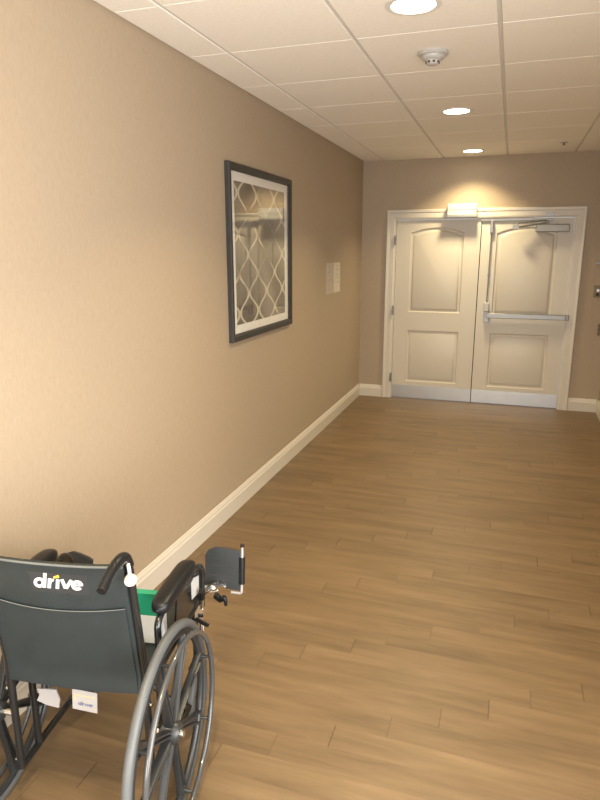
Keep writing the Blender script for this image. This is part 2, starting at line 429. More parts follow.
# ---- moulded door leaves
LY = D+0.018       # front face of leaves
def panel_loop(x0, x1, z0, z1, rise, ins):
    x0, x1, z0, z1 = x0+ins, x1-ins, z0+ins, z1-ins
    pts = [(x0, z0), (x1, z0)]
    if rise <= 0: pts += [(x1, z1), (x0, z1)]
    else:
        n = 14
        for k in range(n+1):
            t = k/n; x = x1+(x0-x1)*t
            pts.append((x, z1+rise*(1-(2*t-1)**2)))
    return pts
def leaf(name, x0, x1, z0, z1, panels):
    bm = bmesh.new()
    out = [bm.verts.new((x, LY, z)) for x, z in ((x0,z0),(x1,z0),(x1,z1),(x0,z1))]
    edges = [bm.edges.new((out[i], out[(i+1)%4])) for i in range(4)]
    loops = []
    for p in panels:
        lp = [bm.verts.new((x, LY, z)) for x, z in panel_loop(*p, 0)]
        edges += [bm.edges.new((lp[i], lp[(i+1)%len(lp)])) for i in range(len(lp))]
        loops.append((p, lp))
    bmesh.ops.triangle_fill(bm, edges=edges, use_beauty=True)
    kill = []
    for f in bm.faces:           # remove any fill inside the panels
        c = f.calc_center_median()
        for p in panels:
            if all(any((v is q) for q in lp) for lp_p, lp in loops if lp_p is p for v in f.verts): kill.append(f)
    if kill: bmesh.ops.delete(bm, geom=list(set(kill)), context='FACES_ONLY')
    for p, lp in loops:
        prev = lp
        for ins, dep in ((0.006,0.010),(0.014,0.013),(0.026,0.012),(0.034,0.006),(0.048,0.003),(0.052,0.002)):
            cur = [bm.verts.new((x, LY+dep, z)) for x, z in panel_loop(*p, ins)]
            for i in range(len(cur)): bm.faces.new((prev[i], prev[(i+1)%len(cur)], cur[(i+1)%len(cur)], cur[i]))
            prev = cur
        bm.faces.new(prev)
    back = [bm.verts.new((v.co.x, LY+0.045, v.co.z)) for v in out]
    bm.faces.new(back)
    for i in range(4): bm.faces.new((out[i], back[i], back[(i+1)%4], out[(i+1)%4]))
    return obj(name, bm, 'door', smooth=25)
GX = 1.288
zb, zt = 0.008, DH-JT-0.004
dl = struct(leaf('door_1', DX+JT+0.004, GX-0.003, zb, zt, [(0.548,1.113,1.0,1.858,0.055),(0.548,1.113,0.205,0.792,0)]),
            'left leaf of the white double doors, without a push bar', 'door')
dr = struct(leaf('door_2', GX+0.003, DX+DW-JT-0.004, zb, zt, [(1.448,2.042,1.0,1.848,0.062),(1.448,2.042,0.2,0.792,0)]),
            'right leaf of the white double doors, with a push bar', 'door')
bm = bmesh.new(); box(bm, DX+JT+0.012, GX-0.006, LY-0.002, LY-0.0002, 0.010, 0.155)
obj('kick_plate', bm, 'steel', dl)
bm = bmesh.new(); box(bm, GX+0.008, DX+DW-JT-0.01, LY-0.002, LY-0.0002, 0.010, 0.155)
obj('kick_plate', bm, 'steel', dr)
# meeting-edge strip of the left leaf
bm = bmesh.new(); box(bm, GX-0.030, GX-0.004, LY-0.008, LY-0.0002, 0.16, zt-0.03)
obj('astragal', bm, 'door', dl, bevel=0.002)
bm = bmesh.new(); box(bm, GX-0.0035, GX+0.0035, LY-0.004, LY+0.03, 0.0, zt)
obj('gap_shade', bm, 'dark', dl)['label'] = 'dark strip for the shaded gap between the door leaves'  # dark colour stands in for the shade between the leaves
for hz in (1.78, 1.015, 0.245):
    bm = bmesh.new()
    box(bm, DX-0.004, DX+0.018, D-0.027, D-0.0245, hz-0.05, hz+0.05)
    tube(bm, [(DX+0.007, D-0.030, hz-0.052), (DX+0.007, D-0.030, hz+0.052)], 0.0065, 12)
    obj('hinge', bm, 'alu', dl, smooth=40)
# panic bar with vertical rod
bm = bmesh.new(); box(bm, 1.395, 2.19, LY-0.058, LY-0.022, 0.962, 1.014)
bar = obj('push_bar', bm, 'alu', dr, bevel=0.006)
bm = bmesh.new(); box(bm, 1.372, 1.425, LY-0.050, LY-0.0005, 0.915, 1.03)
obj('latch_case', bm, 'alu', bar, bevel=0.004)
bm = bmesh.new(); box(bm, 1.365, 1.420, LY-0.066, LY-0.0005, 1.032, 1.125)
c_ = obj('latch_cover', bm, 'white', bar, bevel=0.006); c_['label'] = 'white plastic cover above the push bar'
bm = bmesh.new(); box(bm, 2.188, 2.222, LY-0.056, LY-0.0005, 0.958, 1.018)
obj('end_cap', bm, 'silver', bar, bevel=0.006)
bm = bmesh.new(); tube(bm, [(1.392, LY-0.022, 1.10), (1.392, LY-0.022, 1.93)], 0.0065, 12)
rod = obj('vertical_rod', bm, 'alu', dr, smooth=40)
bm = bmesh.new(); box(bm, 1.376, 1.408, LY-0.045, LY-0.0005, 1.85, 1.975)
obj('top_latch', bm, 'alu', rod, bevel=0.004)
bm = bmesh.new(); box(bm, 1.382, 1.402, LY-0.028, LY-0.0005, 1.40, 1.43); obj('rod_guide', bm, 'alu', rod, bevel=0.003)
# door closer on the right leaf
bm = bmesh.new(); box(bm, 1.825, 2.145, LY-0.075, LY-0.0005, 1.855, 1.928)
cl = obj('door_closer', bm, 'silver', dr, bevel=0.008); cl['label'] = 'grey closer body with folded arm'
bm = bmesh.new(); tube(bm, [(1.93, LY-0.05, 1.916), (1.93, LY-0.05, 1.955)], 0.013, 16)
tube(bm, [(1.93, LY-0.05, 1.945), (1.62, LY-0.11, 1.90)], 0.009, 10)
tube(bm, [(1.62, LY-0.11, 1.91), (1.66, LY-0.10, 1.945), (1.95, LY-0.02, 1.972)], 0.008, 10)
box(bm, 1.60, 1.66, LY-0.125, LY-0.10, 1.885, 1.925)
obj('closer_arm', bm, 'alu', cl, smooth=40)
bm = bmesh.new(); box(bm, 1.91, 2.0, D-0.026, D-0.0245, DH+0.0, DH+0.03); box(bm, 1.925, 1.985, D-0.034, LY-0.0005, 1.968, 1.982)
obj('arm_bracket', bm, 'alu', cl)

# box over the left leaf
bx = empty('door_holder_box', (1.083, D-0.025, 2.02))
tag(bx, 'small white metal box fixed over the left door leaf on the door frame', 'door holder')
bm = bmesh.new(); box(bm, -0.148, 0.148, -0.066, 0, 0.012, 0.128); obj('housing', bm, 'white', bx, bevel=0.004)
bm = bmesh.new(); box(bm, -0.155, 0.155, -0.072, 0.0, -0.012, 0.011); obj('base_rail', bm, 'alu', bx, bevel=0.003)
bm = bmesh.new(); box(bm, -0.148, 0.148, -0.0675, -0.0663, 0.066, 0.070); obj('face_seam', bm, 'silver', bx)

# wall fittings at the right edge
def plate(name, x, z, w_, h_, m_, label, cat):
    root = empty(name, (x, D, z)); tag(root, label, cat)
    bm = bmesh.new(); box(bm, -w_/2, w_/2, -0.008, -0.0005, -h_/2, h_/2); obj('cover_plate', bm, m_, root, bevel=0.002)
    return root
r_ = plate('wall_sensor', 2.475, 1.545, 0.11, 0.035, 'silver', 'small grey plate high on the end wall right of the doors', 'sensor')
bm = bmesh.new(); box(bm, -0.035, 0.035, -0.018, -0.0085, -0.011, 0.011); obj('sensor_body', bm, 'alu', r_, bevel=0.003)
r_ = plate('key_switch', 2.470, 1.263, 0.075, 0.115, 'bronze', 'dark bronze key switch on the end wall right of the doors', 'switch')
bm = bmesh.new(); lathe(bm, [(0.0,-0.020),(0.014,-0.020),(0.016,-0.0085),(0,-0.0085)], (0,0,0.012), 'y', 20); obj('key_cylinder', bm, 'steel', r_, smooth=40)
bm = bmesh.new(); box(bm, -0.016, 0.016, -0.012, -0.0085, -0.042, -0.018); obj('indicator', bm, 'dark', r_)
r_ = plate('door_release_plate', 2.545, 0.875, 0.07, 0.12, 'bronze', 'dark plate low on the end wall beside the right corner', 'switch')
bm = bmesh.new(); lathe(bm, [(0,-0.024),(0.018,-0.022),(0.02,-0.0085),(0,-0.0085)], (0,0,0), 'y', 20); obj('button', bm, 'dark', r_, smooth=40)

# ------------------------------------------------------------------ ceiling lamps, smoke detector, sprinkler
def downlight():
    root = empty('recessed_downlight')
    bm = bmesh.new(); lathe(bm, [(0.088,-0.0005),(0.088,-0.004),(0.092,-0.006),(0.110,-0.004),(0.112,-0.0005),(0.088,-0.0005)], (0,0,0), 'z', 48)
    obj('trim_ring', bm, 'baffle', root, smooth=40)
    bm = bmesh.new(); lathe(bm, [(0,-0.0035),(0.06,-0.0033),(0.0875,-0.002),(0.0875,-0.0006),(0,-0.0006)], (0,0,0), 'z', 48)
    obj('lens', bm, 'lens', root, smooth=30)
    l = bpy.data.lights.new('lamp_glow', 'AREA'); l.shape = 'DISK'; l.size = 0.17; l.energy = LAMP_E; l.color = LAMP_COL; l.spread = math.radians(114)
    lo = bpy.data.objects.new('lamp_glow', l); COL.objects.link(lo); lo.parent = root; lo.location = (0,0,-0.008)
    return root
d0 = downlight()
dl_labels = ['round ceiling downlight farthest away, nearest the double doors', 'middle round ceiling downlight beyond the smoke detector',
             'nearest round ceiling downlight, cut by the top of the photo', 'ceiling downlight just behind the viewpoint', 'ceiling downlight closest to the near end wall']
for i, ly in enumerate(LAMP_Y):
    o = d0 if i == 0 else copy_tree(d0)
    o.location = (LAMP_X, ly, CZ); tag(o, dl_labels[i], 'ceiling light', 'round recessed downlights in a row along the ceiling')

sd = empty('smoke_detector', (1.18, 3.36, CZ)); tag(sd, 'white round smoke detector on the ceiling between two downlights', 'smoke detector')
bm = bmesh.new(); lathe(bm, [(0,-0.0005),(0.072,-0.0005),(0.074,-0.012),(0.068,-0.018),(0,-0.018)], (0,0,0), 'z', 40); obj('mounting_base', bm, 'white', sd, smooth=35)
bm = bmesh.new(); lathe(bm, [(0,-0.0182),(0.056,-0.0182),(0.054,-0.030),(0.046,-0.036),(0.034,-0.040),(0.030,-0.052),(0.022,-0.058),(0,-0.060)], (0,0,0), 'z', 40); dm = obj('sensor_dome', bm, 'white', sd, smooth=35)
bm = bmesh.new()
for a in range(8):
    t = 2*PI*a/8+0.3; cx, cy = 0.0295*math.cos(t), 0.0295*math.sin(t)
    box(bm, cx-0.005, cx+0.005, cy-0.005, cy+0.005, -0.052, -0.043)
obj('vent_slot', bm, 'dark', dm)
sp = empty('sprinkler_head', (1.985, 6.38, CZ)); tag(sp, 'tiny recessed sprinkler head in the ceiling near the end wall', 'sprinkler')
bm = bmesh.new(); lathe(bm, [(0,-0.0005),(0.030,-0.0005),(0.032,-0.004),(0.012,-0.006),(0,-0.006)], (0,0,0), 'z', 24); obj('escutcheon', bm, 'white', sp, smooth=35)
bm = bmesh.new(); lathe(bm, [(0,-0.0062),(0.008,-0.0062),(0.006,-0.02),(0.016,-0.022),(0.016,-0.024),(0,-0.024)], (0,0,0), 'z', 20); obj('deflector', bm, 'bronze', sp, smooth=35)

# ------------------------------------------------------------------ framed picture
pc = empty('framed_picture', (0.0, 3.995, 1.650)); tag(pc, 'large dark framed print of a pale curving lattice on the left wall', 'picture')
PW, PH, FW = 1.10, 1.062, 0.044
bm = bmesh.new()
prof = [(0,0.001),(0,0.026),(0.006,0.032),(FW-0.012,0.030),(FW,0.022),(FW,0.001)]
rings = []
for sy, sz in ((-1,-1),(1,-1),(1,1),(-1,1)):
    rings.append([bm.verts.new((d_, sy*(PW/2-o_), sz*(PH/2-o_))) for o_, d_ in prof])
for k in range(4):
    A, B = rings[k], rings[(k+1)%4]
    for i in range(len(prof)): bm.faces.new((A[i], B[i], B[(i+1)%len(prof)], A[(i+1)%len(prof)]))
obj('frame', bm, 'frame', pc)
iw, ih = PW/2-FW-0.0005, PH/2-FW-0.0005
bm = bmesh.new(); box(bm, 0.002, 0.006, -(iw), iw, -ih, ih); obj('backing_board', bm, 'carton', pc)
aw, ah = 0.443, 0.434
bm = bmesh.new(); box(bm, 0.0062, 0.0072, -aw-0.004, aw+0.004, -ah-0.004, ah+0.004); art = obj('art_print', bm, 'art', pc)
bm = bmesh.new()
for a in ((-iw, iw, -ih, -ah), (-iw, iw, ah, ih), (-iw, -aw, -ah, ah), (aw, iw, -ah, ah)):
    box(bm, 0.0074, 0.0095, *a)
obj('mat_board', bm, 'mat', pc)
bm = bmesh.new(); box(bm, 0.012, 0.014, -iw, iw, -ih, ih); obj('glass_pane', bm, 'glass', pc)

# notices
def notice(name, y0, y1, z0, z1, m_, label, rows):
    root = empty(name, (0, (y0+y1)/2, (z0+z1)/2)); tag(root, label, 'notice')
    hy, hz = (y1-y0)/2, (z1-z0)/2
    bm = bmesh.new(); box(bm, 0.0005, 0.003, -hy, hy, -hz, hz); obj('sheet', bm, m_, root)
    rnd = random.Random(len(label))
    for z, a, b in rows:
        bm = bmesh.new(); y = a*hy
        while y < b*hy:
            wd = rnd.uniform(0.008, 0.022); box(bm, 0.0031, 0.0034, y, min(y+wd, b*hy), z*hz-0.0025, z*hz+0.0025); y += wd+0.006
        obj('print_line', bm, 'silver', root)
M['sleeve'] = mat('cloudy_plastic_sleeve', (0.46, 0.40, 0.32), 0.3, var=0.06, vscale=18)
M['paper'] = mat('notice_paper', (0.66, 0.60, 0.50), 0.5, var=0.04, vscale=20)
notice('notice_sheet', 5.575, 5.815, 1.275, 1.560, 'sleeve', 'dull grey notice sheet on the left wall, nearer the picture', [(0.8,-0.7,0.5),(0.4,-0.7,0.7),(0.2,-0.7,0.6),(-0.1,-0.7,0.7),(-0.7,-0.7,0.2)])
notice('notice_sheet', 5.835, 6.065, 1.275, 1.560, 'paper', 'paler notice sheet on the left wall, nearer the end wall', [(0.8,-0.3,0.3),(0.55,-0.5,0.5),(0.2,-0.6,0.6),(0.0,-0.6,0.5),(-0.3,-0.6,0.6)])

# ------------------------------------------------------------------ wheelchair (local x to its right, y forward, z up)
WC = empty('wheelchair', (0.504, 1.268, 0), 0.167)
tag(WC, 'black folding wheelchair with large spoked rear wheels seen from behind, parked at the left wall', 'wheelchair')
def ybk(x, z):      # rear face of the backrest
    return -0.012-(max(z, 0.5)-0.5)*0.155-0.010*(1-(x/0.21)**2)
# backrest sling
bm = bmesh.new(); nx, nz = 24, 20; zt_, zb_ = 0.872, 0.442
F = {}
for side in (0, 1):
    for i in range(nx+1):
        for j in range(nz+1):
            x = -0.207+0.414*i/nx; z = zb_+(zt_-zb_)*j/nz
            z += 0.006*(abs(x)/0.207)**2*(j/nz)
            wr = 0.0016*math.sin(9*z+14*x)*math.sin(PI*i/nx)
            F[side, i, j] = bm.verts.new((x, ybk(x, z)+wr+(0.011 if side else 0), z))
for i in range(nx):
    for j in range(nz):
        bm.faces.new((F[0,i,j], F[0,i+1,j], F[0,i+1,j+1], F[0,i,j+1])); bm.faces.new((F[1,i,j], F[1,i,j+1], F[1,i+1,j+1], F[1,i+1,j]))
for i in range(nx):
    bm.faces.new((F[0,i,0], F[1,i,0], F[1,i+1,0], F[0,i+1,0])); bm.faces.new((F[0,i,nz], F[0,i+1,nz], F[1,i+1,nz], F[1,i,nz]))
for j in range(nz):
    bm.faces.new((F[0,0,j], F[0,0,j+1], F[1,0,j+1], F[1,0,j])); bm.faces.new((F[0,nx,j], F[1,nx,j], F[1,nx,j+1], F[0,nx,j+1]))
back = obj('backrest', bm, 'vinyl', WC, smooth=50)
def wr(x, z): return 0.0016*math.sin(9*z+14*x)*math.cos(PI*x/0.414)
def ys(x, z): return ybk(x, z)+wr(x, z)
# carry pocket sewn on the rear, its upper edge dips in the middle
bm = bmesh.new(); PF = {}
for s_ in (0, 1):
    for i in range(nx+1):
        x = -0.196+0.392*i/nx; top = 0.722+0.020*(x/0.196)**2
        for j in range(13):
            z = 0.455+(top-0.455)*j/12
            PF[s_, i, j] = bm.verts.new((x, ys(x, z)-(0.0045 if s_ == 0 else 0.001), z))
for i in range(nx):
    for j in range(12): bm.faces.new((PF[0,i,j], PF[0,i+1,j], PF[0,i+1,j+1], PF[0,i,j+1]))
    bm.faces.new((PF[0,i,12], PF[0,i+1,12], PF[1,i+1,12], PF[1,i,12])); bm.faces.new((PF[0,i,0], PF[1,i,0], PF[1,i+1,0], PF[0,i+1,0]))
for j in range(12):
    bm.faces.new((PF[0,0,j], PF[0,0,j+1], PF[1,0,j+1], PF[1,0,j])); bm.faces.new((PF[0,nx,j], PF[1,nx,j], PF[1,nx,j+1], PF[0,nx,j+1]))
obj('rear_pocket', bm, 'vinyl', back, smooth=40)
bm = bmesh.new(); tube(bm, [(x, ys(x, 0.722+0.020*(x/0.196)**2)-0.0055, 0.722+0.020*(x/0.196)**2) for x in [-0.196+0.392*i/30 for i in range(31)]], 0.0014, 6)
obj('pocket_seam', bm, 'stitch', back, smooth=60)
bm = bmesh.new(); tube(bm, [(x, ys(x, 0.868)-0.002, 0.869+0.006*(x/0.207)**2) for x in [-0.205+0.41*i/30 for i in range(31)]], 0.0035, 8)
obj('top_piping', bm, 'stitch', back, smooth=60)
# logo patch and lettering, laid on the sling
def drape(bm, off):
    for v in bm.verts: v.co.y = ys(v.co.x, v.co.z)-off
bm = bmesh.new()
PV = {}
for i in range(13):
    for j in range(5):
        PV[i, j] = bm.verts.new((-0.064+0.168*i/12, 0, 0.777+0.066*j/4))
for i in range(12):
    for j in range(4): bm.faces.new((PV[i,j], PV[i+1,j], PV[i+1,j+1], PV[i,j+1]))
drape(bm, 0.0006); patch = obj('logo_patch', bm, 'patch', back, smooth=60)
def strokes_to(bm, polys):
    for pl in polys:
        try: bm.faces.new([bm.verts.new((x, 0, z)) for x, z in pl])
        except ValueError: pass
def arc(cx, cz, rx, rz, a0, a1, n=18): return [(cx+rx*math.cos(a0+(a1-a0)*k/n), cz+rz*math.sin(a0+(a1-a0)*k/n)) for k in range(n+1)]
def thick(bm, pts, w0, w1=None, sub=1):
    """flat stroke along 2D pts"""
    n = len(pts); w1 = w0 if w1 is None else w1; L_ = []; R_ = []
    for i, (x, z) in enumerate(pts):
        a = pts[max(i-1, 0)]; b = pts[min(i+1, n-1)]; dx, dz_ = b[0]-a[0], b[1]-a[1]; l = math.hypot(dx, dz_) or 1
        h = (w0+(w1-w0)*i/(n-1))/2
        L_.append(bm.verts.new((x-dz_/l*h, 0, z+dx/l*h))); R_.append(bm.verts.new((x+dz_/l*h, 0, z-dx/l*h)))
    for i in range(n-1): bm.faces.new((L_[i], L_[i+1], R_[i+1], R_[i]))
def word_drive(sc, ox, oz, shear=0.22):
    """heavy rounded slanted lower-case lettering d r i v e (units: x-height 1)"""
    W = bmesh.new(); A_ = bmesh.new(); t = 0.30
    thick(W, arc(0.48, 0.5, 0.36, 0.37, 0, 2*PI, 30), t)          # d bowl
    thick(W, [(0.95, 0.0), (0.95, 0.7), (0.95, 1.5)], t)
    thick(W, [(1.38, 0.0), (1.38, 0.5), (1.38, 1.0)], t)           # r
    thick(W, [(1.42, 0.45)] + arc(1.72, 0.50, 0.30, 0.36, PI*0.9, PI*0.45, 8), t*0.85)
    thick(W, [(2.10, 0.0), (2.10, 0.45), (2.10, 0.98)], t)         # i
    thick(A_, [(1.72, 1.12), (1.95, 1.20), (2.20, 1.30)], t*0.62, t*0.95)   # amber dot sweeping to the left
    thick(W, [(2.45, 1.0), (2.82, 0.12)], t); thick(W, [(3.30, 1.0), (2.86, 0.10)], t)   # v
    thick(W, arc(3.82, 0.5, 0.37, 0.37, PI*0.02, PI*1.80, 24), t)      # e
    thick(W, [(3.50, 0.47), (4.30, 0.56)], t*0.55)
    for b_ in (W, A_):
        for v in b_.verts:
            z = v.co.z; v.co.x = ox+(v.co.x+shear*z)*sc; v.co.z = oz+z*sc
    return W, A_
W_, A_ = word_drive(0.0325, -0.056, 0.792)
drape(W_, 0.0014); drape(A_, 0.0017)
lo_ = obj('logo_lettering', W_, 'logo', patch); lo_['label'] = 'heavy white slanted lower-case lettering'
obj('logo_accent', A_, 'orange', patch)['label'] = 'amber dot of the i'
# care tag below the backrest
bm = bmesh.new(); box(bm, -0.041, 0.036, -0.0015, 0.0, -0.062, 0.010)
tg = obj('hanging_tag', bm, 'label', WC); tg.location = (0.034, -0.016, 0.425); tg.rotation_euler = (0.05, 0.10, 0); tg['label'] = 'white printed tag hanging below the backrest'
W2, A2 = word_drive(0.0105, -0.024, -0.044)
for v in list(W2.verts)+list(A2.verts): v.co.y = -0.0019
obj('tag_lettering', W2, 'ink', tg); obj('tag_accent', A2, 'orange', tg)
bm = bmesh.new(); box(bm, -0.034, 0.03, -0.0019, -0.0016, -0.010, -0.0085); box(bm, -0.034, -0.032, -0.0019, -0.0016, -0.03, -0.01)
obj('tag_rule', bm, M['orange'], tg)

# folded white bag corner hanging under the seat by the left rail
bm = bmesh.new()
pts = [(-0.034,0.030),(0.026,0.034),(0.036,0.0),(0.030,-0.030),(-0.010,-0.024),(-0.040,-0.012),(-0.030,0.008)]
extrude_poly(bm, pts, 'y', -0.003, 0.003)
wl = obj('warning_label', bm, 'label', WC, bevel=0.001); wl.location = (-0.114, 0.028, 0.356); wl['label'] = 'white label under the left side of the seat'

# canes and side frames
for s in (-1, 1):
    X = 0.214*s
    bm = bmesh.new()
    tube(bm, round_path([(X,0,0.115),(X,0,0.50),(X,-0.052,0.875),(X,-0.072,0.905),(X,-0.115,0.905)], 0.04), 0.0115, 14)
    cane = obj('back_cane', bm, 'blacktube', WC, smooth=50)
    bm = bmesh.new()
    gp = smooth_path([(X,-0.048,0.868),(X,-0.066,0.900),(X-0.0,-0.100,0.912),(X,-0.150,0.905),(X,-0.205,0.884)], 6)
    n = len(gp); tube(bm, gp, [0.0122+0.0012*math.sin(PI*min(1, i/(n-1)))+0.0008*(i % 2) for i in range(n)], 14)
    obj('hand_grip', bm, 'pad', cane, smooth=50)
    bm = bmesh.new()
    # lower rail, seat rail, front post
    tube(bm, round_path([(X,0,0.118),(X,0.43,0.118),(X,0.43,0.47),(X,0.0,0.47)], 0.035), 0.0115, 12)
    tube(bm, [(X,0.095,0.118),(X,0.095,0.47)], 0.0115, 12)
    obj('side_frame', bm, 'blacktube' if s > 0 else 'blacktube', WC, smooth=50)
    for (t, z) in ((0.0,0.40),(0.0,0.145),(0.095,0.30)):
        bm = bmesh.new(); lathe(bm, [(0,-0.002),(0.006,-0.002),(0.0065,0.003),(0.003,0.006),(0,0.006)], (X, t-0.0125 if False else t, z), 'x', 12)
        for v in bm.verts: v.co.x = X+(v.co.x-X)*s+s*0.0125
        obj('bolt', bm, 'chrome', WC, smooth=40)
# cross braces
bm = bmesh.new(); tube(bm, [(-0.205,0.27,0.128),(0.195,0.27,0.472)], 0.011, 12); obj('cross_brace', bm, 'blacktube', WC, smooth=50)
bm = bmesh.new(); tube(bm, [(0.205,0.295,0.128),(-0.195,0.295,0.472)], 0.011, 12); obj('cross_brace', bm, 'blacktube', WC, smooth=50)
bm = bmesh.new(); tube(bm, [(-0.0,0.252,0.300),(0.0,0.312,0.300)], 0.009, 12); obj('pivot_bolt', bm, 'chrome', WC, smooth=50)
# seat sling
bm = bmesh.new(); S = {}
for side in (0,1):
    for i in range(13):
        for j in range(9):
            x = -0.215+0.43*i/12; y = 0.02+0.40*j/8
            S[side,i,j] = bm.verts.new((x, y, 0.488-0.014*(1-(x/0.215)**2)-(0.010 if side else 0)))
for i in range(12):
    for j in range(8):
        bm.faces.new((S[0,i,j], S[0,i+1,j], S[0,i+1,j+1], S[0,i,j+1])); bm.faces.new((S[1,i,j], S[1,i,j+1], S[1,i+1,j+1], S[1,i+1,j]))
for i in range(12):
    for j in (0, 8): bm.faces.new((S[0,i,j], S[1,i,j], S[1,i+1,j], S[0,i+1,j]))
for j in range(8):
    for i in (0, 12): bm.faces.new((S[0,i,j], S[0,i,j+1], S[1,i,j+1], S[1,i,j]))
obj('seat', bm, 'vinyl', WC, smooth=50)

# rear wheels
ZC = 0.314
def rear_wheel(s):
    X = 0.281*s
    bm = bmesh.new(); torus(bm, (X,0,ZC), 0.299, 0.0150, seg=96, squash=0.9)
    tyre = obj('rear_wheel', bm, 'tyre', WC, smooth=60)
    bm = bmesh.new(); torus(bm, (X,0,ZC), 0.277, 0.012, seg=96, squash=0.95); obj('wheel_rim', bm, 'mag', tyre, smooth=60)
    bm = bmesh.new(); lathe(bm, [(0,-0.03),(0.022,-0.03),(0.032,-0.022),(0.032,0.02),(0.024,0.03),(0,0.032)], (X,0,ZC), 'x', 28)
    hub = obj('hub', bm, 'mag', tyre, smooth=40)
    bm = bmesh.new(); lathe(bm, [(0,0.0),(0.011,0.0),(0.011,0.008),(0.007,0.011),(0,0.011)], (0,0,0), 'x', 16)
    for v in bm.verts: v.co = Vector((X+s*(0.031+v.co.x), v.co.y, ZC+v.co.z))
    obj('axle_nut', bm, 'chrome', hub, smooth=40)
    for k in range(8):
        a = 2*PI*k/8+0.22
        bm = bmesh.new(); er = Vector((0, math.cos(a), math.sin(a))); et = Vector((0, -math.sin(a), math.cos(a))); ex = Vector((1,0,0))
        def rib(stations):
            rings = []
            for (r, off, hw, th) in stations:
                c = Vector((X,0,ZC))+er*r+et*off
                rings.append([bm.verts.new(c+et*hw*u+ex*th*v) for u, v in ((-1,-0.5),(-0.5,-1),(0.5,-1),(1,-0.5),(1,0.5),(0.5,1),(-0.5,1),(-1,0.5))])
            for A, B in zip(rings[:-1], rings[1:]):
                for i in range(8): bm.faces.new((A[i], A[(i+1)%8], B[(i+1)%8], B[i]))
            bm.faces.new(rings[0][::-1]); bm.faces.new(rings[-1])
        for q in (-1, 1): rib([(0.026, 0.005*q, 0.005, 0.015), (0.12, 0.007*q, 0.0042, 0.011), (0.20, 0.010*q, 0.0042, 0.010), (0.268, 0.017*q, 0.006, 0.011)])
        rib([(0.026, 0, 0.008, 0.005), (0.20, 0, 0.010, 0.003), (0.268, 0, 0.017, 0.003)])
        obj('spoke', bm, 'mag', tyre, smooth=50)
    bm = bmesh.new(); torus(bm, (X+0.040*s,0,ZC), 0.277, 0.0085, seg=96)
    hr = obj('handrim', bm, 'rimtube', tyre, smooth=60)
    for k in range(8):
        a = 2*PI*k/8+0.22; bm = bmesh.new()
        er = Vector((0, math.cos(a), math.sin(a)))
        tube(bm, [Vector((X+0.008*s,0,ZC))+er*0.272, Vector((X+0.036*s,0,ZC))+er*0.277], 0.005, 8)
        obj('handrim_post', bm, 'mag', hr, smooth=50)
rear_wheel(1); rear_wheel(-1)
# axle sleeves joining wheels to the frame
for s in (-1, 1):
    bm = bmesh.new(); tube(bm, [(0.210*s,0,ZC),(0.255*s,0,ZC)], 0.010, 14); obj('axle', bm, 'chrome', WC, smooth=50)

# casters
for s in (-1, 1):
    X = 0.214*s; TY = 0.395
    cst = empty('caster', (X, 0.445, 0), 0, WC)
    bm = bmesh.new(); torus(bm, (0,-0.03,0.095), 0.078, 0.0165, seg=48); obj('caster_tyre', bm, 'tyre', cst, smooth=60)
    bm = bmesh.new(); lathe(bm, [(0,-0.012),(0.065,-0.010),(0.065,0.010),(0,0.012)], (0,-0.03,0.095), 'x', 28); obj('caster_hub', bm, 'mag', cst, smooth=40)
    bm = bmesh.new()
    for q in (-1, 1):
        extrude_poly(bm, [(-0.042,0.085),(-0.018,0.085),(0.020,0.205),(-0.035,0.205)], 'x', q*0.024-0.002, q*0.024+0.002)
    box(bm, -0.026, 0.026, -0.035, 0.020, 0.200, 0.208)
    obj('caster_fork', bm, 'blacktube', cst)
    bm = bmesh.new(); tube(bm, [(0,0.006,0.208),(0,0.006,0.285)], 0.015, 14); tube(bm, [(0,-0.016,0.24),(0,0.004,0.24)], 0.010, 10); obj('caster_stem', bm, 'blacktube', cst, smooth=50)

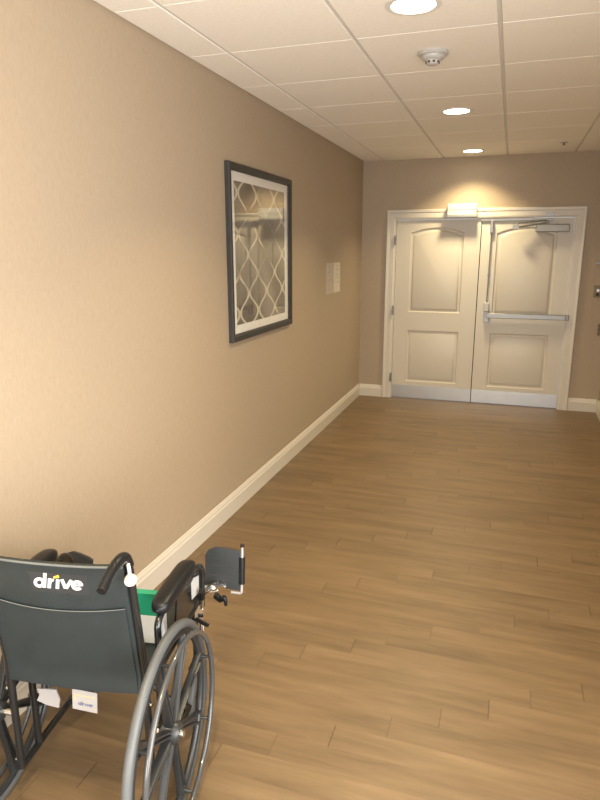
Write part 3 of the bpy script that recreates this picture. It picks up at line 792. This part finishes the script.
# armrests
for s in (-1, 1):
    X = 0.243*s
    arm = empty('armrest', (0,0,0), 0, WC)
    bm = bmesh.new(); n = 22; rings = []
    for i in range(n+1):
        t = i/n; y = 0.042+0.292*t
        e = min(1.0, math.sqrt(max(0.0, 1-(abs(2*t-1))**7)))
        hw, hh = 0.031*max(e, 0.05), 0.023*max(e, 0.08)
        zc = 0.676+0.004*math.sin(PI*t)
        rings.append([bm.verts.new((X+hw*math.copysign(abs(math.cos(a))**0.7, math.cos(a)), y, zc+hh*math.copysign(abs(math.sin(a))**0.7, math.sin(a)))) for a in [2*PI*k/20 for k in range(20)]])
    for A, B in zip(rings[:-1], rings[1:]):
        for k in range(20): bm.faces.new((A[k], A[(k+1)%20], B[(k+1)%20], B[k]))
    bm.faces.new(rings[0][::-1]); bm.faces.new(rings[-1]); obj('arm_pad', bm, 'pad', arm, smooth=60)
    bm = bmesh.new()
    tube(bm, round_path([(X,0.040,0.46),(X,0.040,0.635),(X,0.065,0.652),(X,0.315,0.652),(X+0.004*s,0.345,0.632),(X+0.004*s,0.405,0.628),(X+0.004*s,0.437,0.59),(X,0.425,0.44)], 0.025), 0.0105, 12)
    tube(bm, [(X,0.04,0.495),(X,0.425,0.495)], 0.0095, 12)
    obj('arm_frame', bm, 'blacktube', arm, smooth=50)
    bm = bmesh.new(); extrude_poly(bm, [(0.16,0.500),(0.42,0.500),(0.428,0.585),(0.402,0.620),(0.345,0.622),(0.312,0.645),(0.20,0.645)], 'x', X-0.003, X+0.003)
    sp_ = obj('skirt_guard', bm, 'blacktube', arm)
    bm = bmesh.new(); extrude_poly(bm, [(0.322,0.545),(0.392,0.532),(0.398,0.592),(0.345,0.612),(0.322,0.606)], 'x', X+s*0.0032, X+s*0.0042)
    obj('guard_label', bm, 'silverlabel', sp_)['label'] = 'silver label on the black side guard'
    # wheel lock
    bm = bmesh.new(); tube(bm, [(X+0.004*s,0.40,0.44),(X+0.012*s,0.392,0.475),(X+0.022*s,0.372,0.525)], 0.0075, 10); box(bm, X-0.012, X+0.018, 0.385, 0.42, 0.42, 0.47)
    lk = obj('wheel_lock', bm, 'chrome', WC, smooth=40)
    bm = bmesh.new(); tube(bm, [(X+0.021*s,0.374,0.52),(X+0.026*s,0.362,0.556)], [0.010, 0.012], 10); obj('lock_lever', bm, 'pad', lk, smooth=40)
    bm = bmesh.new(); tube(bm, [(X-0.004*s,0.375,0.437),(X+0.045*s,0.352,0.432)], 0.007, 10); obj('brake_pin', bm, 'pad', lk, smooth=40)

# knob and strap by the right grip
bm = bmesh.new(); tube(bm, smooth_path([(0.216,-0.064,0.895),(0.222,-0.068,0.872),(0.224,-0.070,0.852)], 4), 0.005, 8); st_ = obj('grip_strap', bm, 'silverlabel', WC, smooth=50); st_['label'] = 'thin pale strap on the right push handle'
bm = bmesh.new(); lathe(bm, [(0,-0.014),(0.012,-0.012),(0.0165,-0.004),(0.0165,0.006),(0.012,0.013),(0.006,0.015),(0.005,0.010),(0,0.010)], (0.228,-0.076,0.842), 'y', 24)
obj('strap_knob', bm, 'white', st_, smooth=40)['label'] = 'round white plastic knob'

# leg rests: right one swung out with its ridged plate folded up
def footplate_bm():
    bm = bmesh.new()   # local x across, z up, rear face at y=0, thickness forward
    pts = [(-0.070,-0.070),(0.066,-0.082),(0.066,0.064),(0.05,0.070),(0.0,0.076),(-0.035,0.076),(-0.058,0.066),(-0.070,0.045)]
    extrude_poly(bm, pts, 'y', 0, 0.012)
    for k in range(4):
        z = 0.030-0.024*k; extrude_poly(bm, [(-0.050,z),(0.045,z-0.004),(0.045,z+0.002),(-0.050,z+0.006)], 'y', -0.003, 0.0)
    return bm
M['rod'] = mat('pale_metal_rod', (0.45, 0.44, 0.43), 0.35, 0.5)
M['plate'] = mat('ridged_black_plate', (0.028, 0.032, 0.036), 0.42, bump=0.2)
for s in (1, -1):
    lg = empty('leg_rest', (0,0,0), 0, WC)
    bm = bmesh.new()
    if s > 0:
        tube(bm, round_path([(0.236,0.442,0.30),(0.236,0.452,0.49),(0.262,0.55,0.475)], 0.02), 0.011, 12)
        tube(bm, [(0.222,0.505,0.474),(0.272,0.525,0.468)], 0.017, 16); tube(bm, [(0.262,0.50,0.486),(0.290,0.548,0.470)], 0.012, 14)
    else:
        tube(bm, round_path([(-0.236,0.442,0.30),(-0.236,0.452,0.49),(-0.262,0.54,0.46)], 0.02), 0.011, 12)
    obj('hanger', bm, 'chrome', lg, smooth=50)
    fp = obj('foot_plate', footplate_bm(), 'plate', lg, bevel=0.003)
    if s > 0: fp.location = (0.286, 0.560, 0.534); fp.rotation_euler = (-0.15, 0, 0.0)
    else: fp.location = (-0.300, 0.565, 0.463); fp.rotation_euler = (-0.15, 0, -0.3)
    bm = bmesh.new(); tube(bm, round_path([(0.030,0.004,-0.0905),(0.070,0.004,-0.092),(0.070,0.004,0.088 if s > 0 else -0.02)], 0.01), 0.0055, 12)
    rd = obj('plate_rod', bm, 'rod', fp, smooth=50)
    bm = bmesh.new(); tube(bm, [(0.070,0.004,-0.055),(0.070,0.004,0.045 if s > 0 else -0.025)], 0.0115, 14); obj('rod_sleeve', bm, 'pad', rd, smooth=50)
    if s > 0:
        bm = bmesh.new(); tube(bm, [(0.070,0.004,0.084),(0.070,0.004,0.094)], 0.0075, 12); obj('rod_tip', bm, 'pad', rd, smooth=50)
    bm = bmesh.new()
    if s > 0:
        tube(bm, smooth_path([(0.268,0.515,0.446),(0.290,0.50,0.442),(0.306,0.49,0.456),(0.312,0.487,0.446),(0.313,0.487,0.428)], 4), [0.012]*5+[0.010]*5+[0.0075]*4+[0.006]*3, 10)
    else:
        tube(bm, [(-0.262,0.525,0.45),(-0.285,0.50,0.448)], 0.0085, 10)
    obj('release_lever', bm, 'pad', lg, smooth=50)

# carton on the seat: white with a green upper band
th = 0.167
def wc_world(x, y, z):
    c, s_ = math.cos(th), math.sin(th); return (0.504+x*c-y*s_, 1.268+x*s_+y*c, z)
ct = empty('carton', wc_world(0.025, 0.165, 0.4885), th)
tag(ct, 'thin white carton with a green top band, standing on the wheelchair seat behind its backrest', 'box')
bm = bmesh.new(); box(bm, -0.15, 0.190, -0.012, 0.012, 0.0, 0.096); obj('carton_body', bm, 'carton', ct, bevel=0.002)
bm = bmesh.new(); box(bm, -0.15, 0.190, -0.012, 0.012, 0.0965, 0.172); obj('carton_lid', bm, 'green', ct, bevel=0.002)['label'] = 'green upper part of the carton'
